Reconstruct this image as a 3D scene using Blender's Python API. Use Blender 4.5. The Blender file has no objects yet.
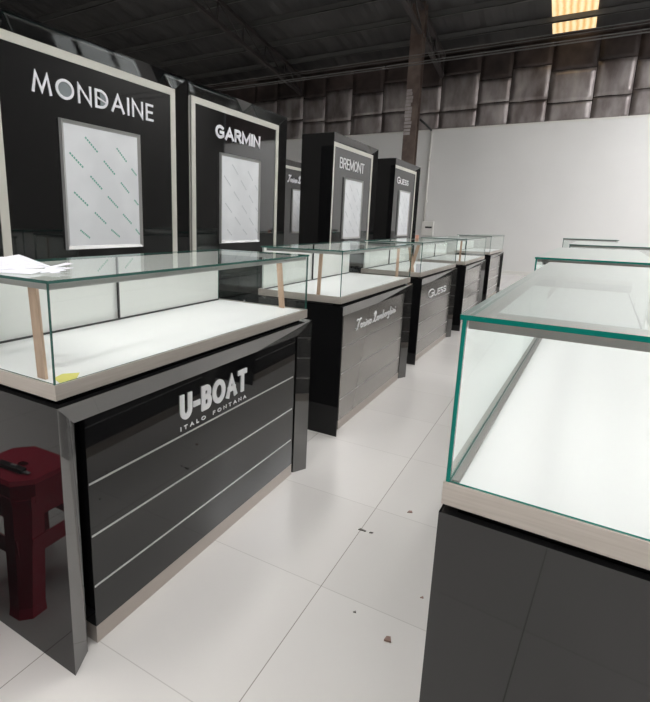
import bpy, bmesh, math, random
from mathutils import Vector, Matrix
random.seed(7)
SC = bpy.context.scene
COL = SC.collection
PI = math.pi

# ------------------------------------------------------------------ materials
def mat(name, color=(.5, .5, .5), rough=.5, metal=0.0, spec=.5, coat=0.0, emis=None, estr=0.0):
    m = bpy.data.materials.new(name); m.use_nodes = True
    b = m.node_tree.nodes['Principled BSDF']
    b.inputs['Base Color'].default_value = (*color, 1)
    b.inputs['Roughness'].default_value = rough
    b.inputs['Metallic'].default_value = metal
    b.inputs['Specular IOR Level'].default_value = spec
    b.inputs['Coat Weight'].default_value = coat
    b.inputs['Coat Roughness'].default_value = .03
    if emis:
        b.inputs['Emission Color'].default_value = (*emis, 1)
        b.inputs['Emission Strength'].default_value = estr
    return m

def nodes(m):
    nt = m.node_tree
    return nt, nt.nodes['Principled BSDF']

def noise_mix(m, c1, c2, scale=4.0, detail=4.0, lo=.4, hi=.6, stretch=(1, 1, 1), bump=0.0, rough=None):
    nt, b = nodes(m)
    tc = nt.nodes.new('ShaderNodeTexCoord'); mp = nt.nodes.new('ShaderNodeMapping')
    mp.inputs['Scale'].default_value = stretch
    nt.links.new(tc.outputs['Object'], mp.inputs['Vector'])
    n = nt.nodes.new('ShaderNodeTexNoise'); n.inputs['Scale'].default_value = scale; n.inputs['Detail'].default_value = detail
    nt.links.new(mp.outputs['Vector'], n.inputs['Vector'])
    r = nt.nodes.new('ShaderNodeValToRGB')
    r.color_ramp.elements[0].position = lo; r.color_ramp.elements[0].color = (*c1, 1)
    r.color_ramp.elements[1].position = hi; r.color_ramp.elements[1].color = (*c2, 1)
    nt.links.new(n.outputs['Fac'], r.inputs['Fac'])
    nt.links.new(r.outputs['Color'], b.inputs['Base Color'])
    if bump:
        bp = nt.nodes.new('ShaderNodeBump'); bp.inputs['Strength'].default_value = bump; bp.inputs['Distance'].default_value = .02
        nt.links.new(n.outputs['Fac'], bp.inputs['Height']); nt.links.new(bp.outputs['Normal'], b.inputs['Normal'])
    if rough:
        mr = nt.nodes.new('ShaderNodeMapRange'); mr.inputs['To Min'].default_value = rough[0]; mr.inputs['To Max'].default_value = rough[1]
        nt.links.new(n.outputs['Fac'], mr.inputs['Value']); nt.links.new(mr.outputs['Result'], b.inputs['Roughness'])
    return m

def glass_mat(name, tint, refl=1.0):
    m = bpy.data.materials.new(name); m.use_nodes = True
    nt = m.node_tree; nt.nodes.clear()
    out = nt.nodes.new('ShaderNodeOutputMaterial'); mix = nt.nodes.new('ShaderNodeMixShader')
    tr = nt.nodes.new('ShaderNodeBsdfTransparent'); tr.inputs['Color'].default_value = (*tint, 1)
    gl = nt.nodes.new('ShaderNodeBsdfGlossy'); gl.inputs['Roughness'].default_value = .012
    gl.inputs['Color'].default_value = (.95, 1, .98, 1)
    fr = nt.nodes.new('ShaderNodeFresnel'); fr.inputs['IOR'].default_value = 1.45
    geo = nt.nodes.new('ShaderNodeNewGeometry'); sub = nt.nodes.new('ShaderNodeMath'); sub.operation = 'SUBTRACT'; sub.inputs[0].default_value = 1.0
    mul = nt.nodes.new('ShaderNodeMath'); mul.operation = 'MULTIPLY'
    nt.links.new(geo.outputs['Backfacing'], sub.inputs[1])
    nt.links.new(fr.outputs['Fac'], mul.inputs[0]); nt.links.new(sub.outputs[0], mul.inputs[1])
    # the Fresnel node inverts its IOR on back faces, so only front faces reflect, a little stronger
    m2 = nt.nodes.new('ShaderNodeMath'); m2.operation = 'MULTIPLY'; m2.inputs[1].default_value = refl; m2.use_clamp = True
    nt.links.new(mul.outputs[0], m2.inputs[0])
    nt.links.new(m2.outputs[0], mix.inputs['Fac'])
    nt.links.new(tr.outputs[0], mix.inputs[1]); nt.links.new(gl.outputs[0], mix.inputs[2])
    nt.links.new(mix.outputs[0], out.inputs['Surface'])
    return m

M = {}
M['black'] = mat('black_gloss_acrylic', (.006, .006, .0065), .03, spec=.72)
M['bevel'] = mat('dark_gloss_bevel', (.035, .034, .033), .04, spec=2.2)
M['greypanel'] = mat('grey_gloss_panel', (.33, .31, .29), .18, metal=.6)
M['blackside'] = mat('black_side_acrylic', (.008, .008, .0085), .03, spec=.36)
M['blackmatt'] = mat('black_recess', (.008, .008, .008), .5, spec=.2)
M['steel'] = noise_mix(mat('brushed_steel', (.34, .31, .285), .34, metal=.35), (.50, .45, .40), (.57, .52, .47), 6, 3, .3, .7, (1, 1, 30))
M['kick'] = mat('kick_plate', (.46, .41, .37), .35, metal=.45)
M['chrome'] = mat('bright_trim', (.52, .52, .51), .3, metal=.4)
M['white'] = mat('white_laminate', (.80, .80, .80), .35)
M['door'] = mat('frosted_white_panel', (.80, .81, .78), .3)
M['glass'] = glass_mat('clear_glass', (.975, .984, .979), .8)
M['glass2'] = glass_mat('thick_clear_glass', (.976, .984, .981), 1.5)
M['edge'] = mat('glass_edge', (.0, .19, .15), .2, spec=.2)
M['edge2'] = mat('glass_edge_pale', (.035, .12, .10), .2, spec=.4)
M['strip'] = mat('opal_strip', (.66, .65, .58), .45)
M['letter'] = mat('white_letter', (.86, .86, .90), .35)
M['silverletter'] = mat('silver_letter', (.80, .80, .81), .4)
M['greyfill'] = mat('grey_letter_fill', (.20, .23, .24), .4)
M['frame'] = mat('aluminium_frame', (.50, .50, .49), .38, metal=.6)
M['poster'] = noise_mix(mat('poster_film', (.62, .64, .65), .3), (.78, .80, .82), (.84, .86, .88), 3, 3)
M['dashg'] = mat('green_print', (.16, .44, .35), .5)
M['dashg2'] = mat('grey_print', (.56, .59, .61), .5)
M['wood'] = noise_mix(mat('raw_wood', (.6, .42, .3), .6), (.62, .44, .32), (.50, .34, .24), 8, 5, .35, .65, (6, 6, .6))
M['paper'] = mat('paper', (.70, .70, .76), .8)
M['paperred'] = mat('red_print', (.75, .10, .05), .6)
M['yellow'] = mat('yellow_tape', (.72, .68, .16), .5)
M['red'] = mat('red_plastic', (.50, .025, .06), .32)
M['dark'] = mat('dark_plastic', (.02, .02, .02), .35)
M['wall'] = noise_mix(mat('wall_panel', (.66, .65, .61), .6), (.74, .735, .72), (.79, .785, .77), .5, 3, .3, .7)
M['wallside'] = mat('wall_side', (.10, .097, .09), .7)
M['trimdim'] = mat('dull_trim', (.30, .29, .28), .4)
M['foil'] = noise_mix(mat('foil_insulation', (.3, .28, .27), .35, metal=.55), (.17, .14, .135), (.50, .46, .45), 1.6, 6, .35, .7, stretch=(1.5, 1, .6), bump=.35, rough=(.3, .6))
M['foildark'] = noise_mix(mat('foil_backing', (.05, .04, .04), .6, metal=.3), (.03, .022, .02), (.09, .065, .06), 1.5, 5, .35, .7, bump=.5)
M['roof'] = noise_mix(mat('roof_sheet', (.05, .05, .05), .6), (.030, .029, .030), (.060, .058, .057), .8, 5, .35, .65, (.3, 1, 1))
M['purlin'] = mat('purlin_steel', (.13, .128, .125), .5, metal=.3)
M['rust'] = noise_mix(mat('brown_steel', (.12, .08, .065), .55), (.09, .06, .05), (.15, .11, .09), 3, 4)
M['truss'] = mat('truss_steel', (.04, .033, .032), .55)
M['sky'] = mat('skylight_sheet', (.9, .9, .85), .5, emis=(1.0, .985, .965), estr=9.0)
M['skyw'] = mat('warm_skylight_sheet', (.5, .4, .25), .5)
M['win'] = mat('daylight_pane', (.9, .9, .9), .3, emis=(.95, .98, 1.0), estr=5.0)
M['profile'] = mat('profile_aluminium', (.30, .285, .27), .4, metal=.4)
M['plastic'] = mat('white_plastic', (.75, .74, .70), .4)
M['chip'] = mat('debris', (.25, .16, .13), .7)
M['chipd'] = mat('dark_debris', (.10, .09, .08), .7)
M['orange'] = mat('orange_plastic', (.55, .27, .19), .5)

M['sky2'] = mat('clear_skylight_sheet', (.9, .9, .9), .3, emis=(.99, .99, 1.0), estr=27.0)  # glow for added out-of-view roof panels that lift the back wall's brightness
# warm skylight: daylight through a ribbed yellowed sheet
nt, b = nodes(M['skyw'])
tc = nt.nodes.new('ShaderNodeTexCoord'); w = nt.nodes.new('ShaderNodeTexWave'); w.wave_type = 'BANDS'; w.bands_direction = 'X'
w.inputs['Scale'].default_value = 2.2; w.inputs['Distortion'].default_value = 1.2; w.inputs['Detail Scale'].default_value = 3
nt.links.new(tc.outputs['Object'], w.inputs['Vector'])
rp = nt.nodes.new('ShaderNodeValToRGB')
rp.color_ramp.elements[0].color = (.75, .42, .14, 1); rp.color_ramp.elements[1].color = (1, .84, .50, 1)
nt.links.new(w.outputs['Fac'], rp.inputs['Fac']); nt.links.new(rp.outputs['Color'], b.inputs['Emission Color'])
b.inputs['Emission Strength'].default_value = 1.0

# ------------------------------------------------------------------ mesh helpers
def box(bm, a, b_, mi=0, edge=None):
    """axis aligned box; edge = material index for faces that are not on the thin axis"""
    x0, y0, z0 = a; x1, y1, z1 = b_
    v = [bm.verts.new(p) for p in ((x0, y0, z0), (x1, y0, z0), (x1, y1, z0), (x0, y1, z0), (x0, y0, z1), (x1, y0, z1), (x1, y1, z1), (x0, y1, z1))]
    fs = [((0, 3, 2, 1), 2), ((4, 5, 6, 7), 2), ((0, 1, 5, 4), 1), ((2, 3, 7, 6), 1), ((1, 2, 6, 5), 0), ((3, 0, 4, 7), 0)]
    d = [abs(x1 - x0), abs(y1 - y0), abs(z1 - z0)]; thin = d.index(min(d))
    for idx, ax in fs:
        f = bm.faces.new([v[i] for i in idx]); f.material_index = mi
        if edge is not None and ax != thin: f.material_index = edge
    return v

def hull(bm, pts, mi=0):
    vs = [bm.verts.new(p) for p in pts]
    r = bmesh.ops.convex_hull(bm, input=vs)
    for g in r['geom']:
        if isinstance(g, bmesh.types.BMFace): g.material_index = mi
    dele = [g for g in r['geom_interior'] if isinstance(g, bmesh.types.BMVert)]
    if dele: bmesh.ops.delete(bm, geom=dele, context='VERTS')

def tube(bm, pts, r, seg=8, mi=0, cap=True):
    rings = []
    n = len(pts); pts = [Vector(p) for p in pts]
    for i, p in enumerate(pts):
        t = (pts[min(i + 1, n - 1)] - pts[max(i - 1, 0)]).normalized()
        u = t.cross(Vector((0, 0, 1)));
        if u.length < .01: u = t.cross(Vector((1, 0, 0)))
        u.normalize(); v = t.cross(u)
        rings.append([bm.verts.new(p + (u * math.cos(a) + v * math.sin(a)) * r) for a in [2 * PI * k / seg for k in range(seg)]])
    for i in range(n - 1):
        for k in range(seg):
            f = bm.faces.new([rings[i][k], rings[i][(k + 1) % seg], rings[i + 1][(k + 1) % seg], rings[i + 1][k]]); f.material_index = mi; f.smooth = True
    if cap:
        bm.faces.new(rings[0]).material_index = mi; bm.faces.new(list(reversed(rings[-1]))).material_index = mi

def obj(name, bm, mats, parent=None, bevel=0, label=None):
    me = bpy.data.meshes.new(name)
    bmesh.ops.recalc_face_normals(bm, faces=bm.faces)
    bm.to_mesh(me); bm.free()
    for m in (mats if isinstance(mats, (list, tuple)) else [mats]): me.materials.append(M[m])
    o = bpy.data.objects.new(name, me); COL.objects.link(o)
    if parent: o.parent = parent
    if bevel:
        md = o.modifiers.new('bevel', 'BEVEL'); md.width = bevel; md.segments = 2; md.limit_method = 'ANGLE'; md.angle_limit = .6
    if label: o['label'] = label
    return o

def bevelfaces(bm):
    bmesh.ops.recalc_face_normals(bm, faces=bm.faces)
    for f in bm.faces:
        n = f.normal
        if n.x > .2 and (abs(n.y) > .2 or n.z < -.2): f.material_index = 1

def bx(name, a, b_, m, parent=None, bevel=0, label=None):
    bm = bmesh.new(); box(bm, a, b_); return obj(name, bm, m, parent, bevel, label)

def thing(name, label, cat, loc=(0, 0, 0), rz=0, group=None):
    o = bpy.data.objects.new(name, None); COL.objects.link(o); o.empty_display_size = .1
    o.location = loc; o.rotation_euler = (0, 0, rz); o['label'] = label; o['category'] = cat
    if group: o['group'] = group
    return o

def tag(o, label, cat, group=None):
    o['label'] = label; o['category'] = cat
    if group: o['group'] = group
    return o

def struct(o): o['kind'] = 'structure'; return o

# ------------------------------------------------------------------ lettering
def arc(cx, cy, rx, ry, a0, a1, n=14):
    return [(cx + rx * math.cos(math.radians(a0 + (a1 - a0) * i / n)), cy + ry * math.sin(math.radians(a0 + (a1 - a0) * i / n))) for i in range(n + 1)]
# glyph: (width, [polyline, ...]); a closed polyline repeats its first point
G = {
 'M': (1.0, [[(0, 0), (.17, 1), (.5, .08), (.83, 1), (1, 0)]]),
 'm': (.95, [[(0, 0), (0, 1), (.475, .15), (.95, 1), (.95, 0)]]),
 'O': (1.0, [arc(.5, .5, .5, .5, 90, 450, 28)]),
 'o': (.78, [arc(.39, .5, .39, .5, 90, 450, 28)]),
 'N': (.78, [[(0, 0), (0, 1), (.78, 0), (.78, 1)]]),
 'D': (.80, [[(.3, 0), (0, 0), (0, 1), (.3, 1)] + arc(.3, .5, .5, .5, 88, -90, 16)]),
 'A': (.86, [[(0, 0), (.43, 1), (.86, 0)], [(.16, .33), (.70, .33)]]),
 'I': (.0, [[(0, 0), (0, 1)]]),
 'E': (.52, [[(.52, 1), (0, 1), (0, 0), (.52, 0)], [(0, .52), (.46, .52)]]),
 'G': (.84, [arc(.44, .5, .44, .5, 48, 312, 22)[:-1] + [(.80, .16), (.80, .47), (.48, .47)]]),
 'R': (.66, [[(0, 0), (0, 1), (.36, 1)] + arc(.36, .74, .26, .26, 85, -90, 10) + [(0, .48)], [(.34, .48), (.66, 0)]]),
 'U': (.70, [[(0, 1), (0, .35)] + arc(.35, .35, .35, .35, 180, 360, 14) + [(.70, 1)]]),
 'B': (.62, [[(0, 1), (0, 0)], [(0, .53), (.34, .53)] + arc(.34, .765, .235, .235, -86, 90, 10) + [(0, 1)], [(0, 0), (.36, 0)] + arc(.36, .265, .265, .265, -86, 90, 10) + [(0, .53)]]),
 'T': (.72, [[(0, 1), (.72, 1)], [(.36, 1), (.36, 0)]]),
 'L': (.5, [[(0, 1), (0, 0), (.5, 0)]]),
 'F': (.5, [[(.5, 1), (0, 1), (0, 0)], [(0, .52), (.42, .52)]]),
 'S': (.6, [arc(.3, .75, .28, .25, 30, 270, 12)[:-1] + arc(.3, .25, .3, .25, 90, -150, 12)]),
 ' ': (.6, []),
 '-': (.30, [[(0, .42), (.30, .42)]]),
}
# running hand for the script logo: each letter about .5 wide, x-height .42
C = {
 'T': (.62, [[(.02, .88), (.14, 1.0), (.38, .90), (.62, 1.0)], [(.42, .92), (.30, .5), (.20, .05), (.05, -.02), (0, .12)]]),
 'L': (.62, [[(.12, .62), (.06, .84), (.26, 1.05), (.36, .86), (.24, .5), (.16, .1), (.0, .0), (.16, .08), (.38, -.04), (.62, .10)]]),
 'o': (.34, [arc(.17, .21, .15, .20, 80, 440, 12) + [(.34, .36)]]),
 'n': (.42, [[(0, .40), (.04, .0)], [(.04, .22), (.16, .40), (.26, .36), (.28, .0), (.42, .12)]]),
 'i': (.18, [[(.02, .38), (.04, .04), (.18, .10)], [(.05, .56), (.07, .62)]]),
 'a': (.38, [arc(.15, .20, .14, .19, 60, 400, 12) + [(.29, .0), (.38, .1)]]),
 'm': (.58, [[(0, .40), (.03, .0)], [(.03, .22), (.13, .40), (.22, .34), (.24, .0)], [(.24, .22), (.34, .40), (.43, .34), (.45, .0), (.58, .1)]]),
 'b': (.36, [[(.08, .88), (.02, .04)] + arc(.16, .18, .15, .18, 220, 500, 10)]),
 'r': (.28, [[(.02, .40), (.05, .0)], [(.05, .24), (.14, .40), (.28, .36)]]),
 'g': (.38, [arc(.16, .22, .14, .18, 60, 400, 12) + [(.28, -.2), (.14, -.36), (.02, -.24)]]),
 'h': (.42, [[(.10, .90), (.04, .0)], [(.05, .22), (.16, .40), (.26, .34), (.28, .0), (.42, .1)]]),
 ' ': (.30, []),
}

def ribbon(bm, pts, hw, put, mi=0, ext=0, lim=.45):
    pts = [Vector(p) for p in pts]
    closed = (pts[0] - pts[-1]).length < 1e-6
    if closed: pts = pts[:-1]
    pts = [p for i, p in enumerate(pts) if i == 0 or (p - pts[i - 1]).length > 1e-6]
    if ext and not closed:
        pts[0] = pts[0] + (pts[0] - pts[1]).normalized() * hw * ext; pts[-1] = pts[-1] + (pts[-1] - pts[-2]).normalized() * hw * ext
    n = len(pts); L = []; R = []
    for i in range(n):
        a = pts[i - 1] if (i > 0 or closed) else None
        c = pts[(i + 1) % n] if (i < n - 1 or closed) else None
        d1 = (pts[i] - a).normalized() if a is not None else None
        d2 = (c - pts[i]).normalized() if c is not None else None
        if d1 is None: d1 = d2
        if d2 is None: d2 = d1
        nn = Vector((-d1.y, d1.x)) + Vector((-d2.y, d2.x))
        if nn.length < 1e-4: nn = Vector((-d1.y, d1.x))
        nn.normalize(); k = nn.dot(Vector((-d1.y, d1.x)))
        k = max(k, lim)
        L.append(pts[i] + nn * hw / k); R.append(pts[i] - nn * hw / k)
    fr = [(bm.verts.new(put(l, 1)), bm.verts.new(put(r, 1)), bm.verts.new(put(l, 0)), bm.verts.new(put(r, 0))) for l, r in zip(L, R)]
    m = n if closed else n - 1
    for i in range(m):
        a = fr[i]; c = fr[(i + 1) % n]
        for q in ((a[0], c[0], c[1], a[1]), (a[2], a[3], c[3], c[2]), (a[0], a[2], c[2], c[0]), (a[1], c[1], c[3], a[3])):
            try: bm.faces.new(q).material_index = mi
            except ValueError: pass
    if not closed:
        for a in (fr[0], fr[-1]):
            bm.faces.new((a[0], a[1], a[3], a[2])).material_index = mi

def disc(bm, cx, cy, rx, ry, put, n=28, a0=0, a1=360):
    vs = [bm.verts.new(put(Vector(p), .5)) for p in arc(cx, cy, rx, ry, a0, a1, n)[:(-1 if a1 - a0 == 360 else None)]]
    bm.faces.new(vs)

def word(text, y0, y1, z0, z1, x, hw, depth, parent, m, glyphs=G, gap=.28, slant=0.0, scales=None, single=True, fill=(), yz=None, name='letter'):
    """letters raised from the plane x (facing +x), spanning y0..y1 and z0..z1"""
    sc = scales or [1.0] * len(text)
    n_ = len(text); tot = sum(glyphs[c][0] * s for c, s in zip(text, sc))
    if glyphs is C: gm, pad = 0.0, 0.0
    else: gm, pad = gap * (z1 - z0), 2 * hw
    h = z1 - z0; su = (y1 - y0 - pad * n_ - gm * (n_ - 1)) / tot; sv = h - 2 * hw
    u = 0; bm = None; o0 = y0
    if not single: bm = bmesh.new()
    for i, (c, s) in enumerate(zip(text, sc)):
        if c == ' ' and glyphs is G: u += glyphs[c][0] * s; o0 += pad + gm; continue
        if single: bm = bmesh.new()
        y0 = o0
        def put(p, d): return (x + depth * d, p[0], p[1])
        for ip, pl in enumerate(glyphs[c][1]):
            def put(p, d, k=ip): return (x + (depth + .0004 * k) * d, p[0], p[1])
            q = [(y0 + hw + (u + px * s) * su + slant * py * s * sv, z0 + hw + py * s * sv) for px, py in pl]
            ribbon(bm, q, hw * (1 if s > .9 else .9), put, 0, 0 if glyphs is C else .95, .7 if hw / h > .09 else .45)
        if single:
            o = obj(name, bm, m, parent)
            if i in fill:
                fb = bmesh.new()
                cx = y0 + hw + (u + .5 * s) * su; cz = (z0 + z1) / 2
                if c == 'O': disc(fb, cx, cz, .47 * su, .47 * sv, put)
                else:
                    disc(fb, y0 + hw + (u + .3) * su, cz, .44 * su, .45 * sv, put, 16, -90, 90)
                    ribbon(fb, [(y0 + hw + u * su, cz + .10 * sv), (y0 + hw + (u + .72) * su, cz - .16 * sv)], hw * .6, put, 1)
                obj('letter_fill', fb, ['greyfill', 'letter'], o, label='grey filling inside the letter')
        u += glyphs[c][0] * s; o0 += pad + gm
    if not single: return obj(name, bm, m, parent)

# ------------------------------------------------------------------ showcase counter
def counter(name, label, loc, rz, L, zb=.8425, zm=.8846, zt=1.161, D=.59, logo=None, group=None, gt=.008, edge='edge2',
            lines=True, XO=.022, panel='black', sidemat='blackside', bottom_profile=False, linemat='chrome', doors=True):
    t = thing(name, label, 'display counter', loc, rz, group)
    k = (zb - .0125) / .83           # height of the black base
    bt = .83 * k; bi = .755 * k
    y0, y1 = -.0132, L + .0132; yi, yj = .0632, L - .0632
    XI, XB = XO - .04, -D + .01
    # end panels with the bevelled front return
    for s in (0, 1):
        bm = bmesh.new()
        f = (lambda y: y) if s == 0 else (lambda y: L - y)
        hull(bm, [(XO, f(y0), 0), (XO, f(y0), bt), (XI, f(yi), bi), (XI, f(yi), 0), (-.06, f(yi), 0), (-.06, f(yi), bi), (-.06, f(y0), 0), (-.06, f(y0), bt)])
        a, b_ = sorted((f(y0), f(.012)))
        box(bm, (XB, a, 0), (-.06, b_, bt))
        bevelfaces(bm); obj('side_panel', bm, [sidemat, 'bevel'], t)
    bm = bmesh.new()
    hull(bm, [(XO, y0, bt), (XO, y1, bt), (XI, yi, bi), (XI, yj, bi), (-.06, y0, bt), (-.06, y1, bt), (-.06, yi, bi), (-.06, yj, bi)])
    bevelfaces(bm); obj('fascia', bm, ['black', 'bevel'], t)
    bx('back_board', (XB + .005, .012, .0), (XB + .025, L - .012, bt), 'blackmatt', t)
    bx('base_top', (XB + .02, .012, bt - .02), (-.06, L - .012, bt), 'blackmatt', t)
    bx('spacer', (XB + .03, .03, bt), (-.03, L - .03, zb), 'blackmatt', t)
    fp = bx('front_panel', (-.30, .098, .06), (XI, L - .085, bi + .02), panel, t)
    bx('kick_plate', (-.29, .098, 0), (XI + .001, L - .085, .0595), 'kick', fp)
    if lines:
        for z in (.548, .376, .203):
            bx('trim_line', (XI - .001, .10, (z - .003) * k), (XI + .002, L - .10, (z + .003) * k), linemat, fp)
    if logo: logo(fp, XI)
    # tray
    bm = bmesh.new(); w = .007
    box(bm, (-D, 0, zb), (0, w, zm)); box(bm, (-D, L - w, zb), (0, L, zm)); box(bm, (-w, w, zb), (0, L - w, zm)); box(bm, (-D, w, zb), (-D + w, L - w, zm))
    box(bm, (-D + w, w, zb), (-w, L - w, zb + .006))
    obj('tray_frame', bm, 'steel', t)
    bx('display_deck', (-D + w, w, zb + .006), (-w, L - w, zm - .004), 'white', t)
    # glass
    g = gt * .8
    e = ['glass2' if bottom_profile else 'glass', edge]
    def pane(n, a, b_):
        bm = bmesh.new(); box(bm, a, b_, 0, 1); return obj(n, bm, e, t)
    pane('glass_front', (-.004 - g, .003, zm), (-.004, L - .003, zt - gt))
    pane('glass_end', (-D + .03, .004, zm), (-.004 - g, .004 + g, zt - gt))
    pane('glass_end', (-D + .03, L - .004 - g, zm), (-.004 - g, L - .004, zt - gt))
    pane('glass_top', (-D + .015, 0, zt - gt), (0, L, zt))
    # slim aluminium light profile under the top edge
    bm = bmesh.new(); a, b_ = zt - gt - .018, zt - gt
    xs = -.006 - g
    box(bm, (xs - .016, .006 + g, a), (xs, L - .006 - g, b_)); box(bm, (-D + .05, .006 + g, a), (xs - .016, .022 + g, b_)); box(bm, (-D + .05, L - .022 - g, a), (xs - .016, L - .006 - g, b_))
    obj('light_profile', bm, 'profile' if bottom_profile else 'frame', t)
    if bottom_profile:
        bm = bmesh.new(); box(bm, (xs - .014, .02, zm - .004), (xs, L - .006 - g, zm + .003)); obj('corner_profile', bm, 'profile', t)
    # white sliding doors at the back
    if doors:
        h = L * .49
        bx('sliding_door', (-D + .018, .015, zm - .002), (-D + .024, h + .009, zt - gt - .001), 'door', t)
        d2 = bx('sliding_door', (-D + .030, h + .012, zm - .002), (-D + .036, L - .02, zt - gt - .001), 'door', t)
        bx('door_edge', (-D + .028, h + .006, zm - .002), (-D + .037, h + .012, zt - gt - .001), 'dark', d2)
        bx('bottom_rail', (-D + .037, .015, zm - .004), (-D + .043, L - .02, zm + .003), 'dark', t)
    return t

def batten(label, pts, w=.028, th=.008, z0=.8812, z1=1.134):
    """thin wooden strip; pts = ((x,y) at the bottom, (x,y) at the top)"""
    (xa, ya), (xb, yb) = pts
    bm = bmesh.new()
    v = []
    for (x, y, z) in ((xa, ya, z0), (xb, yb, z1)):
        for dx, dy in ((-w / 2, -th / 2), (w / 2, -th / 2), (w / 2, th / 2), (-w / 2, th / 2)): v.append(bm.verts.new((x + dx, y + dy, z)))
    for q in ((0, 1, 2, 3), (4, 5, 6, 7), (0, 1, 5, 4), (1, 2, 6, 5), (2, 3, 7, 6), (3, 0, 4, 7)): bm.faces.new([v[i] for i in q])
    return tag(obj('wooden_batten', bm, 'wood'), label, 'wooden strip', 'wooden battens propped inside the showcases')

# --- logos (local coordinates of the counter)
def logo_uboat(p, x):
    word('U-BOAT', .500, .925, .605, .703, x, .0105, .005, p, 'silverletter', gap=.085)
    word('ITALO FONTANA', .502, .925, .566, .582, x, .0017, .002, p, 'silverletter', gap=.95, name='tagline_letter')

def logo_tonino(p, x, y0=.30, y1=1.15, z0=.605, z1=.70, hw=.0045):
    word('Tonino Lamborghini', y0, y1, z0 + .02, z1, x, hw, .006, p, 'silverletter', glyphs=C, gap=.03, slant=.25, single=False, name='script_lettering')

def logo_guess(p, x, y0=.40, y1=1.15, z0=.59, z1=.68, hw=.006):
    word('GUESS', y0, y1, z0, z1, x, hw, .005, p, 'silverletter', gap=.14, slant=.12, scales=[1, .72, .72, .72, .72])

counter('display_counter', 'nearest glass-topped black display counter reading U-BOAT with three silver trim lines', (0, 0, 0), 0, 1.451, logo=logo_uboat)
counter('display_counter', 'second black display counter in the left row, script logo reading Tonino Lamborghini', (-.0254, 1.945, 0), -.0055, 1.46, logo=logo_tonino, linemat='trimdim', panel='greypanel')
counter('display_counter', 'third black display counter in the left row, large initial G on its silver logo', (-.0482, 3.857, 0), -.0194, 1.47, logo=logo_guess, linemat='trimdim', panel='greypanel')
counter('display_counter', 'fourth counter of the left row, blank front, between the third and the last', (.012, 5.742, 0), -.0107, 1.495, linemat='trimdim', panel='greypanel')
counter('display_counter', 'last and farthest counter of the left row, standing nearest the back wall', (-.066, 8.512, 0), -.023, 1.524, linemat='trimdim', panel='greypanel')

# islands on the right: the same counters turned round, fronts facing the left row
def island(label, x, y, L, a=-.046, zb=.755, zm=.8046, D=.59, edge='edge'):
    ox = x - math.sin(a) * L; oy = y + math.cos(a) * L
    return counter('display_counter', label, (ox, oy, 0), PI + a, L, zb=zb, zm=zm, zt=1.155, XO=.0, gt=.010, sidemat='black', D=D, edge=edge, bottom_profile=True, doors=True)
island('closest counter at bottom right, thick teal glass edge over an empty white deck', .947, .217, 1.85)
island('right-hand counter directly behind the closest one, only its glass top visible', .944, 2.47, 1.85)
island('distant right-hand counter, third from the front, thin dark glass rim visible', 1.10, 5.45, 1.85, D=1.05, edge='edge2')
island('most distant right-hand counter before the white back wall', .99, 9.0, 1.6, D=.80, edge='edge2')

# ------------------------------------------------------------------ wooden battens, tape, paper
batten('pale wooden batten upright in the near left corner of the U-BOAT showcase', ((-.094, .03), (-.108, .03)), w=.036)
batten('wooden batten upright at the far end of the U-BOAT showcase', ((-.135, 1.425), (-.16, 1.425)), w=.030)
batten('wooden batten at the near end of the second showcase', ((-.19, 1.972), (-.182, 1.972)), w=.022)
batten('wooden batten at the far end of the second showcase', ((-.13, 3.38), (-.13, 3.38)), w=.022)
batten('brown wooden batten leaning inside the near end of the third showcase', ((-.14, 3.915), (-.19, 3.915)), w=.03)
batten('darker wooden batten beside the leaning one in the third showcase', ((-.17, 3.935), (-.11, 3.935)), w=.03)
batten('thin wooden batten at the near end of the fourth showcase', ((-.06, 5.77), (-.06, 5.77)), w=.022)
bm = bmesh.new()
v = [bm.verts.new(p) for p in ((-.085, 3.872, .8815), (-.05, 3.90, .8815), (-.05, 3.90, .96), (-.085, 3.872, .96))]; bm.faces.new(v)
o = obj('paper_card', bm, 'paper'); o.modifiers.new('s', 'SOLIDIFY').thickness = .002
o.location = (-.02, .012, 0)
tag(o, 'small white card standing at the near end of the third showcase deck', 'card')
bm = bmesh.new()
pts = [(-.022, .030), (-.070, .046), (-.085, .085), (-.055, .120), (-.020, .082)]
lo = [bm.verts.new((a, b_, .8806)) for a, b_ in pts]; hi = [bm.verts.new((a, b_, .8812)) for a, b_ in pts]
bm.faces.new(hi); bm.faces.new(list(reversed(lo)))
for i in range(5): bm.faces.new((lo[i], lo[(i + 1) % 5], hi[(i + 1) % 5], hi[i]))
tag(obj('yellow_sticker', bm, 'yellow'), 'yellow tape sticker on the white deck corner of the U-BOAT showcase', 'sticker')

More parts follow.
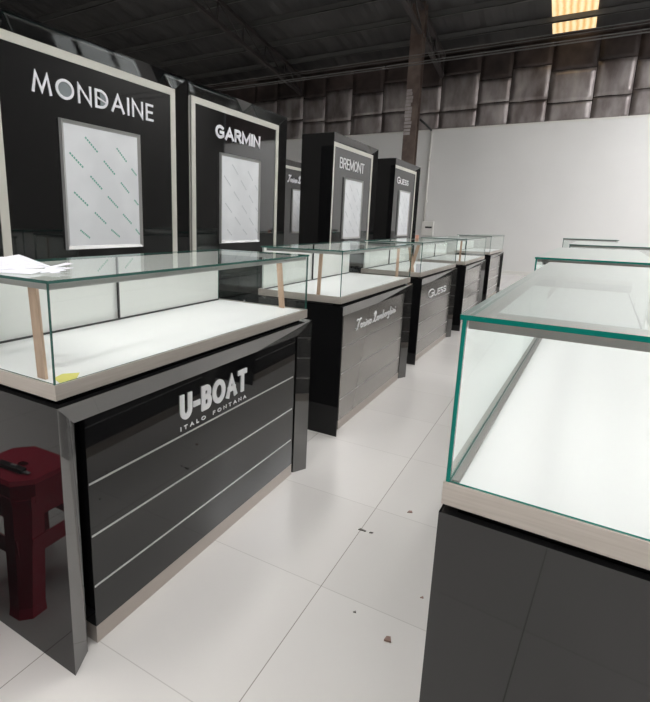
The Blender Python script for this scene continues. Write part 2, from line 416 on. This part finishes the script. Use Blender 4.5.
# crumpled paper on the nearest glass top
bm = bmesh.new()
rows = [[(-.42, -.01, 1.1645), (-.345, .015, 1.1645), (-.282, .047, 1.165), (-.252, .104, 1.166), (-.200, .150, 1.171)],
        [(-.44, .01, 1.178), (-.37, .03, 1.180), (-.315, .085, 1.178), (-.300, .130, 1.180), (-.205, .152, 1.173)],
        [(-.46, .02, 1.188), (-.39, .05, 1.194), (-.355, .110, 1.195), (-.365, .160, 1.199), (-.212, .158, 1.174)],
        [(-.50, .06, 1.176), (-.45, .10, 1.178), (-.430, .165, 1.178), (-.390, .200, 1.180), (-.230, .172, 1.170)],
        [(-.555, .10, 1.163), (-.53, .16, 1.163), (-.490, .220, 1.163), (-.420, .235, 1.163), (-.250, .190, 1.165)]]
rr = random.Random(5); K = 4; nr = 4 * K; grid = []
for i in range(nr + 1):
    row = []
    for j in range(nr + 1):
        a, b_ = min(i // K, 3), min(j // K, 3); u, w = (i - a * K) / K, (j - b_ * K) / K
        p = sum((Vector(rows[a + da][b_ + db]) * (u if da else 1 - u) * (w if db else 1 - w) for da in (0, 1) for db in (0, 1)), Vector())
        p.z = max(p.z + .0022 * (rr.random() - .3) * (1 if 0 < j < nr else 0), 1.1625); row.append(bm.verts.new(p))
    grid.append(row)
for i in range(nr):
    for j in range(nr):
        f = bm.faces.new((grid[i][j], grid[i + 1][j], grid[i + 1][j + 1], grid[i][j + 1]))
        if 2 <= i < 7 and j < 2: f.material_index = 1
low = [bm.verts.new(p) for p in ((-.44, -.03, 1.1622), (-.235, .022, 1.1622), (-.15, .055, 1.1622), (-.185, .135, 1.167), (-.26, .11, 1.1635), (-.40, .02, 1.163))]
bm.faces.new(low)
# frayed twisted end
for a0, ln, dz in ((-.75, .10, -.004), (-.25, .09, -.001), (.25, .075, .002), (1.9, .10, .006), (-.5, .12, -.003)):
    p0 = Vector((-.205, .152, 1.170)); d = Vector((math.cos(a0), math.sin(a0), 0)); s = Vector((-d.y, d.x, 0)) * .010
    q = [p0 - s, p0 + s, p0 + d * ln + s * 1.4 + Vector((0, 0, dz)), p0 + d * ln - s * 1.2 + Vector((0, 0, dz - .002))]
    bm.faces.new([bm.verts.new(x) for x in q])
o = obj('crumpled_paper', bm, ['paper', 'paperred']); o.modifiers.new('s', 'SOLIDIFY').thickness = .0008
tag(o, 'crumpled white paper sheet lying on the nearest glass top at far left', 'paper')
bx_o = bx('orange_block', (-.49, 5.21, 1.161), (-.455, 5.245, 1.20), 'orange', bevel=.004)
tag(bx_o, 'small orange block standing on the far end of the third glass top', 'block')

# ------------------------------------------------------------------ red stool beside the nearest counter
def stool():
    t = thing('plastic_stool', 'dark red plastic stool beside the left end of the U-BOAT counter', 'stool', (-.475, -.207, 0), math.radians(-2))
    def loop(hx, hy, c, z): return [(-hx + c, -hy, z), (hx - c, -hy, z), (hx, -hy + c, z), (hx, hy - c, z), (hx - c, hy, z), (-hx + c, hy, z), (-hx, hy - c, z), (-hx, -hy + c, z)]
    bm = bmesh.new(); rings = []
    for hx, hy, c, z in ((.152, .120, .055, .375), (.147, .115, .055, .44), (.138, .106, .055, .452)):
        rings.append([bm.verts.new(p) for p in loop(hx, hy, c, z)])
    for a, b_ in zip(rings, rings[1:]):
        for i in range(8): bm.faces.new((a[i], a[(i + 1) % 8], b_[(i + 1) % 8], b_[i]))
    inner = [bm.verts.new(p) for p in loop(.02, .012, .006, .449)]
    for i in range(8): bm.faces.new((rings[-1][i], rings[-1][(i + 1) % 8], inner[(i + 1) % 8], inner[i]))
    o = obj('seat', bm, 'red', t); md = o.modifiers.new('s', 'SOLIDIFY'); md.thickness = .004
    for sx in (-1, 1):
        for sy in (-1, 1):
            bm = bmesh.new()
            top = [(sx * .148, sy * .03), (sx * .148, sy * .075), (sx * .105, sy * .118), (sx * .05, sy * .118), (sx * .10, sy * .075)]
            bot = [(sx * .185, sy * .080), (sx * .185, sy * .13), (sx * .155, sy * .158), (sx * .105, sy * .158), (sx * .150, sy * .120)]
            foot = [(x * 1.06, y * 1.06) for x, y in bot]
            rr = [[bm.verts.new((x, y, z)) for x, y in lst] for lst, z in ((top, .39), (bot, .03), (foot, .0))]
            for a, b_ in zip(rr, rr[1:]):
                for i in range(5): bm.faces.new((a[i], a[(i + 1) % 5], b_[(i + 1) % 5], b_[i]))
            bm.faces.new(rr[0]); bm.faces.new(rr[-1])
            obj('leg', bm, 'red', t)
    for s in (-1, 1):
        bm = bmesh.new(); hull(bm, [(s * x, y, z) for x in (.158, .164) for y, z in ((-.10, .20), (.10, .20), (-.095, .26), (.095, .26))]); obj('crossbar', bm, 'red', t)
        bm = bmesh.new(); hull(bm, [(x, s * y, z) for y in (.126, .132) for x, z in ((-.14, .20), (.14, .20), (-.13, .26), (.13, .26))]); obj('crossbar', bm, 'red', t)
        bm = bmesh.new(); hull(bm, [(s * x, y, z) for x in (.146, .150) for y, z in ((-.085, .32), (.085, .32), (-.08, .40), (.08, .40))]); obj('apron', bm, 'red', t)
        bm = bmesh.new(); hull(bm, [(x, s * y, z) for y in (.116, .120) for x, z in ((-.11, .32), (.11, .32), (-.10, .40), (.10, .40))]); obj('apron', bm, 'red', t)
stool()
t = thing('utility_knife', 'dark utility knife lying on the red stool seat', 'knife', (-.455, -.160, .4525), math.radians(-5))
bx('handle', (-.080, -.012, 0), (.052, .012, .016), 'dark', t, bevel=.003)
bx('blade_tip', (.052, -.006, .004), (.078, .006, .007), 'frame', t)
bx('slider', (-.01, -.005, .016), (.015, .005, .020), 'frame', t)

# ------------------------------------------------------------------ sign units
DASH = [((90, 205), (147, 272)), ((160, 118), (215, 185)), ((305, 145), (355, 212)), ((378, 243), (405, 278)), ((240, 222), (293, 288)), ((175, 308), (228, 372)),
        ((320, 325), (362, 380)), ((100, 395), (160, 462)), ((252, 405), (302, 465)), ((388, 415), (410, 443)), ((187, 493), (240, 553)), ((325, 497), (370, 552)),
        ((118, 585), (160, 628)), ((262, 583), (305, 625)), ((390, 580), (416, 612))]
def sign(label, x, ya, yb, logo, px=None, top=2.325, depth=.43, dash='dashg', pw=.62):
    """back display unit, front faces +x; ya..yb along the aisle"""
    t = thing('sign_cabinet', label, 'display cabinet', (x, ya, 0), 0)
    W = yb - ya; XO = .045; bev = .085
    yi, yj, zi = bev, W - bev, top - bev
    for s in (0, 1):
        f = (lambda y: y) if s == 0 else (lambda y: W - y)
        bm = bmesh.new()
        hull(bm, [(XO, f(0), 0), (XO, f(0), top), (-.004, f(yi), zi), (-.004, f(yi), 0), (-.03, f(yi), 0), (-.03, f(yi), zi), (-.03, f(0), 0), (-.03, f(0), top)])
        a, b_ = sorted((f(0), f(.02))); box(bm, (-depth, a, 0), (-.03, b_, top))
        obj('side_frame', bm, 'black', t)
    bm = bmesh.new()
    hull(bm, [(XO, 0, top), (XO, W, top), (-.004, yi, zi), (-.004, yj, zi), (-.03, 0, top), (-.03, W, top), (-.03, yi, zi), (-.03, yj, zi)])
    obj('header_frame', bm, 'black', t)
    bx('top_board', (-depth, .02, top - .02), (-.03, W - .02, top - .001), 'blackmatt', t)
    bx('back_board', (-depth, .02, .0), (-depth + .02, W - .02, top - .02), 'blackmatt', t)
    bx('sign_face', (-.025, yi, .0), (-.004, yj, zi), 'black', t)
    bm = bmesh.new(); w = .048; d = .002
    box(bm, (-.004, yi, .9), (d, yi + w, zi)); box(bm, (-.004, yj - w, .9), (d, yj, zi)); box(bm, (-.004, yi + w, zi - w), (d, yj - w, zi))
    obj('opal_border', bm, 'strip', t)
    # poster frame
    c = W / 2; ph = .755; z0 = 1.118
    p0, p1 = c - pw / 2 + .01, c + pw / 2 + .01
    bm = bmesh.new(); fw = .026
    o4 = [(p0, z0), (p1, z0), (p1, z0 + ph), (p0, z0 + ph)]; i4 = [(p0 + fw, z0 + fw), (p1 - fw, z0 + fw), (p1 - fw, z0 + ph - fw), (p0 + fw, z0 + ph - fw)]
    A = [bm.verts.new((-.003, y, z)) for y, z in o4]; B_ = [bm.verts.new((.018, y + (.004 if k in (0, 3) else -.004), z + (.004 if k < 2 else -.004))) for k, (y, z) in enumerate(o4)]; C_ = [bm.verts.new((.006, y, z)) for y, z in i4]
    for i in range(4):
        j = (i + 1) % 4; bm.faces.new((A[i], A[j], B_[j], B_[i])); bm.faces.new((B_[i], B_[j], C_[j], C_[i]))
    fr = obj('poster_frame', bm, 'frame', t)
    bm = bmesh.new(); box(bm, (-.003, p0 + .01, z0 + .01), (.007, p1 - .01, z0 + ph - .01))
    # printed slanted lines on the protective film
    ux = (pw - 2 * fw) / (412 - 72); uz = (ph - 2 * fw) / (640 - 70)
    for a, b_ in DASH:
        ya_, za_ = p0 + fw + (a[0] - 72) * ux, z0 + ph - fw - (a[1] - 70) * uz * .96
        yb_, zb_ = p0 + fw + (b_[0] - 72) * ux, z0 + ph - fw - (b_[1] - 70) * uz * .96
        yb_ = min(yb_, p1 - fw)
        def put(p, d): return (.0072 + .0004 * d, p[0], p[1])
        n = 7
        for k in range(n):        # broken up like tiny print
            u0, u1 = k / n, (k + .72) / n
            ribbon(bm, [(ya_ + (yb_ - ya_) * u0, za_ + (zb_ - za_) * u0), (ya_ + (yb_ - ya_) * u1, za_ + (zb_ - za_) * u1)], .0055, put, 1)
    obj('poster', bm, ['poster', dash], fr)
    # lower cupboard doors
    for k in range(2):
        a = yi + .02 + k * (yj - yi - .04) / 2
        d_ = bx('cupboard_door', (-.003, a + .003, .10), (.012, a + (yj - yi - .04) / 2 - .003, .84), 'black', t)
        bx('handle', (.012, a + (.56 if k == 0 else .06), .45), (.022, a + (.575 if k == 0 else .075), .58), 'frame', d_)
    logo(t, -.004)
    return t
def lw(text, y0, y1, z0, z1, hw, ya, m='letter', **kw):
    return lambda p, x: word(text, y0 - ya, y1 - ya, z0, z1, x, hw, .006, p, m, **kw)
sign('tall black sign cabinet reading MONDAINE with a green-printed poster panel', -1.5, .70, 2.245, lw('MONDAINE', 1.02, 1.935, 1.978, 2.088, .0075, .70, fill=(1, 3), gap=.24))
sign('tall black sign cabinet reading GARMIN, between the MONDAINE and Tonino Lamborghini cabinets', -1.5, 2.255, 3.745, lw('GARmIN', 2.645, 3.325, 1.982, 2.088, .0120, 2.255, gap=.12), dash='dashg2')
sign('set-back black sign cabinet with white Tonino Lamborghini script, half hidden behind others', -3.14, 6.47, 8.03,
     lambda p, x: word('Tonino Lamborghini', .30, 1.26, 1.975, 2.10, x, .011, .01, p, 'letter', glyphs=C, gap=.03, slant=.25, single=False, name='script_lettering'), dash='dashg2')
sign('tall black sign cabinet reading BREMONT seen with its black side', -1.385, 4.636, 6.13, lw('BREmoNT', 4.93, 5.74, 1.965, 2.092, .0075, 4.636, 'silverletter', gap=.12), dash='dashg2', depth=.37)
sign('farthest black sign cabinet with faint grey logo, beside the brown column', -1.42, 7.049, 8.50, lw('GUESS', 7.33, 7.97, 1.965, 2.075, .0085, 7.049, 'silverletter', gap=.15, scales=[1, .8, .8, .8, .8]), dash='dashg2')

# ------------------------------------------------------------------ hall
YW = 14.954; X0, X1, YN = -16.0, 7.5, -8.0
def rz_(y): return 6.25 + .15 * (YW - y)
# floor: glazed tiles
fm = mat('floor_tiles', (.7, .7, .68), .22, spec=.5)
nt, b = nodes(fm); M['floor'] = fm
tc = nt.nodes.new('ShaderNodeTexCoord'); sp = nt.nodes.new('ShaderNodeSeparateXYZ'); nt.links.new(tc.outputs['Object'], sp.inputs[0])
def mth(op, a, b_=None, c=None):
    n = nt.nodes.new('ShaderNodeMath'); n.operation = op
    for i, v in enumerate((a, b_, c)):
        if v is None: continue
        if isinstance(v, (int, float)): n.inputs[i].default_value = v
        else: nt.links.new(v, n.inputs[i])
    return n.outputs[0]
def line(s, off, w):
    u = mth('DIVIDE', mth('SUBTRACT', s, off), .6); fr = mth('FRACT', u)
    d = mth('MINIMUM', fr, mth('SUBTRACT', 1.0, fr)); return mth('LESS_THAN', d, w / .6), mth('FLOOR', u)
lx, ix = line(sp.outputs[0], .475, .0016); ly, iy = line(sp.outputs[1], .106, .0016)
wn = nt.nodes.new('ShaderNodeTexWhiteNoise'); wn.noise_dimensions = '2D'; cb = nt.nodes.new('ShaderNodeCombineXYZ')
nt.links.new(ix, cb.inputs[0]); nt.links.new(iy, cb.inputs[1]); nt.links.new(cb.outputs[0], wn.inputs['Vector'])
ns = nt.nodes.new('ShaderNodeTexNoise'); ns.inputs['Scale'].default_value = 1.6; ns.inputs['Detail'].default_value = 5; nt.links.new(tc.outputs['Object'], ns.inputs['Vector'])
base = nt.nodes.new('ShaderNodeMix'); base.data_type = 'RGBA'
base.inputs['A'].default_value = (.60, .58, .56, 1); base.inputs['B'].default_value = (.68, .66, .64, 1)
nt.links.new(mth('ADD', mth('MULTIPLY', wn.outputs['Value'], .4), mth('MULTIPLY', ns.outputs['Fac'], .6)), base.inputs['Factor'])
g1 = nt.nodes.new('ShaderNodeMix'); g1.data_type = 'RGBA'; g1.inputs['B'].default_value = (.30, .28, .26, 1)
nt.links.new(base.outputs['Result'], g1.inputs['A']); nt.links.new(mth('MAXIMUM', mth('MULTIPLY', lx, 1.0), mth('MULTIPLY', ly, .45)), g1.inputs['Factor'])
nt.links.new(g1.outputs['Result'], b.inputs['Base Color'])
bm = bmesh.new(); box(bm, (X0, YN, -.1), (X1, YW, 0)); struct(obj('floor', bm, 'floor'))

struct(bx('wall_back', (X0, YW, 0), (X1, YW + .2, 4.06), 'wall'))
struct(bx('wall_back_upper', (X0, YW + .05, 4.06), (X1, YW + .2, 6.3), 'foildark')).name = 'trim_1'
struct(bx('trim_2', (X0, YW - .02, 4.06), (X1, YW + .06, 4.10), 'plastic'))
struct(bx('baseboard_back', (X0, YW - .02, 0), (X1, YW, .08), 'plastic'))
struct(bx('wall_left', (X0 - .2, YN, 0), (X0, YW, 10), 'wallside'))
struct(bx('wall_right', (X1, YN, 0), (X1 + .2, YW, 10), 'wallside'))
struct(bx('wall_near', (X0, YN - .2, 0), (X1, YN, 10), 'wallside'))
# roof: corrugated sheets running down the slope
bm = bmesh.new(); step = .16; n = int((X1 - X0) / step)
prev = None
for i in range(n + 1):
    x = X0 + i * step
    h = .03 if (i % 4) in (1, 2) else 0
    a = bm.verts.new((x, YN, rz_(YN) + h)); c = bm.verts.new((x, YW + .2, rz_(YW + .2) + h))
    if prev: bm.faces.new((prev[0], a, c, prev[1]))
    prev = (a, c)
struct(obj('ceiling', bm, 'roof')).modifiers.new('s', 'SOLIDIFY').thickness = .01

def slab(x0, x1, y0, y1, dz, th=.02):
    bm = bmesh.new(); hull(bm, [(x, y, rz_(y) + dz + k) for x in (x0, x1) for y in (y0, y1) for k in (0, th)]); return bm
# skylights, plus two unseen glow panels added to brighten the back wall
k = 0
for x0, x1, y0, y1, m in ((-6.0, -4.9, -6, 5.5, 'sky'), (-3.0, -1.9, -6, 4.0, 'sky'), (-.0, 1.1, -6, 3.0, 'sky'), (3.4, 4.5, -6, 8.5, 'sky'), (4.3, 5.4, 8.9, 13.6, 'sky2'), (6.1, 7.2, 8.9, 13.6, 'sky2'), (-9.5, -8.4, -6, 5.0, 'sky'),
                          (.03, .975, 13.3, 14.02, 'skyw'), (.03, .975, 14.05, 14.90, 'skyw')):
    k += 1
    o = struct(obj(f'window_{k}', slab(x0, x1, y0, y1, -.03), m))
# near-wall windows behind the camera
for x0, x1, z0, z1 in ((3.6, 6.6, .1, 3.4),):
    k += 1
    o = struct(bx(f'window_{k}', (x0, YN, z0), (x1, YN + .03, z1), 'win'))
    nb = 3 if z1 - z0 < 2.5 else 4
    for j in range(nb + 1):
        z = z0 + (z1 - z0) * j / nb; bx('window_bar', (x0 - .03, YN + .03, z - .04), (x1 + .03, YN + .07, z + .04), 'dark', o)
# purlins under the roof, running across the hall
for i in range(14):
    y = 14.03 - i * 1.15
    bm = bmesh.new()
    box(bm, (X0, y, rz_(y) - .17), (X1, y + .012, rz_(y) - .035)); box(bm, (X0, y, rz_(y) - .17), (X1, y + .06, rz_(y) - .155))
    o = tag(obj('roof_purlin', bm, 'purlin'), 'grey steel purlin running across the dark roof', 'beam', 'purlins under the roof')
# lattice trusses running towards the back wall
def truss(x, label):
    t = thing('roof_truss', label, 'truss', (x, 0, 0))
    ys = [YW - .05 - 1.15 * i for i in range(16)]
    for nm, dz in (('top_chord', -.26), ('bottom_chord', -.78)):
        bm = bmesh.new(); a, b_ = ys[0], ys[-1]
        hull(bm, [(sx * .05, y, rz_(y) + dz + k) for sx in (-1, 1) for y in (a, b_) for k in (0, .09)]); obj(nm, bm, 'truss', t)
    for i, y in enumerate(ys[:-1]):
        bm = bmesh.new(); tube(bm, [(0, y, rz_(y) - .72), (0, y, rz_(y) - .22)], .022, 6); obj('upright', bm, 'truss', t)
        y2 = ys[i + 1]; bm = bmesh.new(); tube(bm, [(0, y, rz_(y) - .72), (0, y2, rz_(y2) - .22)], .022, 6); obj('diagonal', bm, 'truss', t)
truss(-2.68, 'dark lattice roof truss passing over the brown column to the back wall')
truss(-7.3, 'dark lattice roof truss over the left side of the hall')
# column
t = thing('steel_column', 'brown steel column standing before the back wall behind the farthest sign cabinet', 'column', (-2.76, 12.45, 0))
bm = bmesh.new(); H = rz_(12.45) - .05
box(bm, (-.16, -.12, 0), (.16, -.10, H)); box(bm, (-.16, .10, 0), (.16, .12, H)); box(bm, (-.010, -.10, 0), (.010, .10, H))
obj('shaft', bm, 'rust', t)
bx('base_plate', (-.22, -.2, 0), (.22, .2, .02), 'truss', t)
bm = bmesh.new(); r = random.Random(3)
for i in range(13):
    z = 3.55 + i * .085; box(bm, (-.165 + .02 * r.random(), -.128, z), (-.02 + .05 * r.random(), -.119, z + .06 + .02 * r.random()))
obj('foil_wrap', bm, 'foil', t, label='torn silver foil tape on the column')

# foil insulation sheets above the wall
def sheet(x0, x1, z0, z1, seed, m='foil'):
    r = random.Random(seed); bm = bmesh.new(); n = 7; g = []
    for i in range(n + 1):
        row = []
        for j in range(n + 1):
            edge_ = i in (0, n) or j in (0, n)
            yy = YW + .042 - (.0 if edge_ else .012) - .012 * r.random() * (0 if edge_ else 1)
            if j == 0: yy -= .03 * r.random() + .01
            row.append(bm.verts.new((x0 + (x1 - x0) * i / n, yy, z0 + (z1 - z0) * j / n + .018 * (r.random() - .5) * (1 if j in (0, n) else 0))))
        g.append(row)
    for i in range(n):
        for j in range(n): bm.faces.new((g[i][j], g[i + 1][j], g[i + 1][j + 1], g[i][j + 1])).smooth = True
    o = obj('insulation_sheet', bm, m); o.modifiers.new('s', 'SOLIDIFY').thickness = .006
    return o
x = -9.2; i = 0
while x < 2.6:
    w = .93 + .12 * math.sin(i * 2.1)
    zmid = 4.62 + .08 * math.sin(i * 1.7); ztop = 5.42 + .12 * math.sin(i * 2.9)
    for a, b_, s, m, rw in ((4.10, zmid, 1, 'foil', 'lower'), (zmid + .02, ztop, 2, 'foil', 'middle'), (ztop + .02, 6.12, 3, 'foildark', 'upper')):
        o = sheet(x + .010, x + w - .010, a, b_, i * 7 + s, m)
        tag(o, {'lower': 'crinkled silver foil insulation sheet in the lowest course above the white wall',
                'middle': 'crinkled silver foil insulation sheet in the middle course above the white wall',
                'upper': 'dark brownish insulation sheet in the top course just under the roof'}[rw], 'insulation sheet', rw + ' course of insulation sheets')
    x += w; i += 1
# thin wires strung across the hall
for i, (y, z) in enumerate(((9.0, 4.30), (9.3, 4.52), (10.2, 4.62), (11.0, 5.0), (12.2, 5.2), (12.8, 5.45))):
    bm = bmesh.new(); tube(bm, [(X0 + (X1 - X0) * s / 12, y, z - .06 * math.sin(PI * s / 12)) for s in range(13)], .006, 5)
    tag(obj('steel_wire', bm, 'purlin'), 'thin steel wire strung across the hall below the roof', 'wire', 'wires strung across the hall')

# conduit and switch box on the back wall
t = thing('wall_conduit', 'white cable conduit running down the back wall to the switch box', 'conduit', (-2.86, YW, 0))
bm = bmesh.new(); tube(bm, [(0, -.03, 1.42), (0, -.03, 4.06)], .028, 10); obj('pipe', bm, 'plastic', t)
for z in (2.0, 3.2): bx('clip', (-.05, -.062, z), (.05, 0, z + .04), 'plastic', t)
bm = bmesh.new(); tube(bm, [(0, -.06, 4.06), (-.12, -.25, 4.2), (-.30, -.35, 4.35)], .03, 8); obj('loose_cable', bm, 'dark', t)
t = thing('switch_box', 'pale switch box mounted on the back wall under the conduit', 'switch box', (-2.77, YW, 1.0))
bx('housing', (-.14, -.12, .0), (.22, 0, .42), 'plastic', t, bevel=.01)
bx('cover_slot', (-.02, -.127, .22), (.18, -.119, .27), 'dark', t)

# crumbs on the floor
def chip(label, pts, m='chip', z=.004):
    bm = bmesh.new(); hull(bm, [(a, b_, k) for a, b_ in pts for k in (.0003, z)]); return tag(obj('debris_scrap', bm, m), label, 'debris')
chip('thin dark scrap on the floor tile joint between the counters', [(.466, 1.103), (.472, 1.116), (.50, 1.112), (.498, 1.106)], 'chipd')
chip('short grey sliver on the floor right of the tile joint scrap', [(.515, 1.106), (.528, 1.112), (.53, 1.118), (.517, 1.114)], 'chipd')
chip('reddish brown crumb on the floor near the closest counter', [(.753, .592), (.775, .597), (.768, .615), (.756, .610)], z=.007)
chip('tiny dark speck on the floor left of the reddish crumb', [(.623, .650), (.634, .652), (.630, .660)], 'chipd')
chip('tiny brown speck on the floor by the base of the closest counter', [(.804, .844), (.816, .847), (.812, .856)], 'chip')
chip('brown crumb on the floor farther up the aisle', [(.612, 1.352), (.634, 1.362), (.628, 1.376), (.616, 1.370)])

# ------------------------------------------------------------------ world, camera
wd = bpy.data.worlds.new('daylight'); SC.world = wd; wd.use_nodes = True
wd.node_tree.nodes['Background'].inputs['Color'].default_value = (.75, .82, .9, 1); wd.node_tree.nodes['Background'].inputs['Strength'].default_value = .5

F, CX, CY = 492.118, 274.251, 323.780
cam = bpy.data.cameras.new('camera'); co = bpy.data.objects.new('camera', cam); COL.objects.link(co); SC.camera = co
cam.sensor_fit = 'HORIZONTAL'; cam.sensor_width = 36; cam.lens = F * 36 / 650; cam.clip_start = .02; cam.clip_end = 200
cam.shift_x = (325 - CX) / 650; cam.shift_y = (CY - 351) / 650
yaw, pitch, roll = .5324, -.2060, .0251
cy, sy, cp, sp_ = math.cos(yaw), math.sin(yaw), math.cos(pitch), math.sin(pitch)
fwd = Vector((-sy * cp, cy * cp, sp_)); right = Vector((cy, sy, 0)); up = right.cross(fwd)
r2 = right * math.cos(roll) + up * math.sin(roll); u2 = up * math.cos(roll) - right * math.sin(roll)
m = Matrix((r2, u2, -fwd)).transposed().to_4x4(); m.translation = Vector((1.1113, -.7647, 1.3218)); co.matrix_world = m

SC.view_settings.view_transform = 'Standard'; SC.view_settings.look = 'None'; SC.view_settings.gamma = 1; SC.view_settings.use_curve_mapping = False
SC.view_settings.exposure = 0.0
SC.cycles.transparent_max_bounces = 48; SC.cycles.max_bounces = 12; SC.cycles.glossy_bounces = 6; SC.cycles.diffuse_bounces = 5
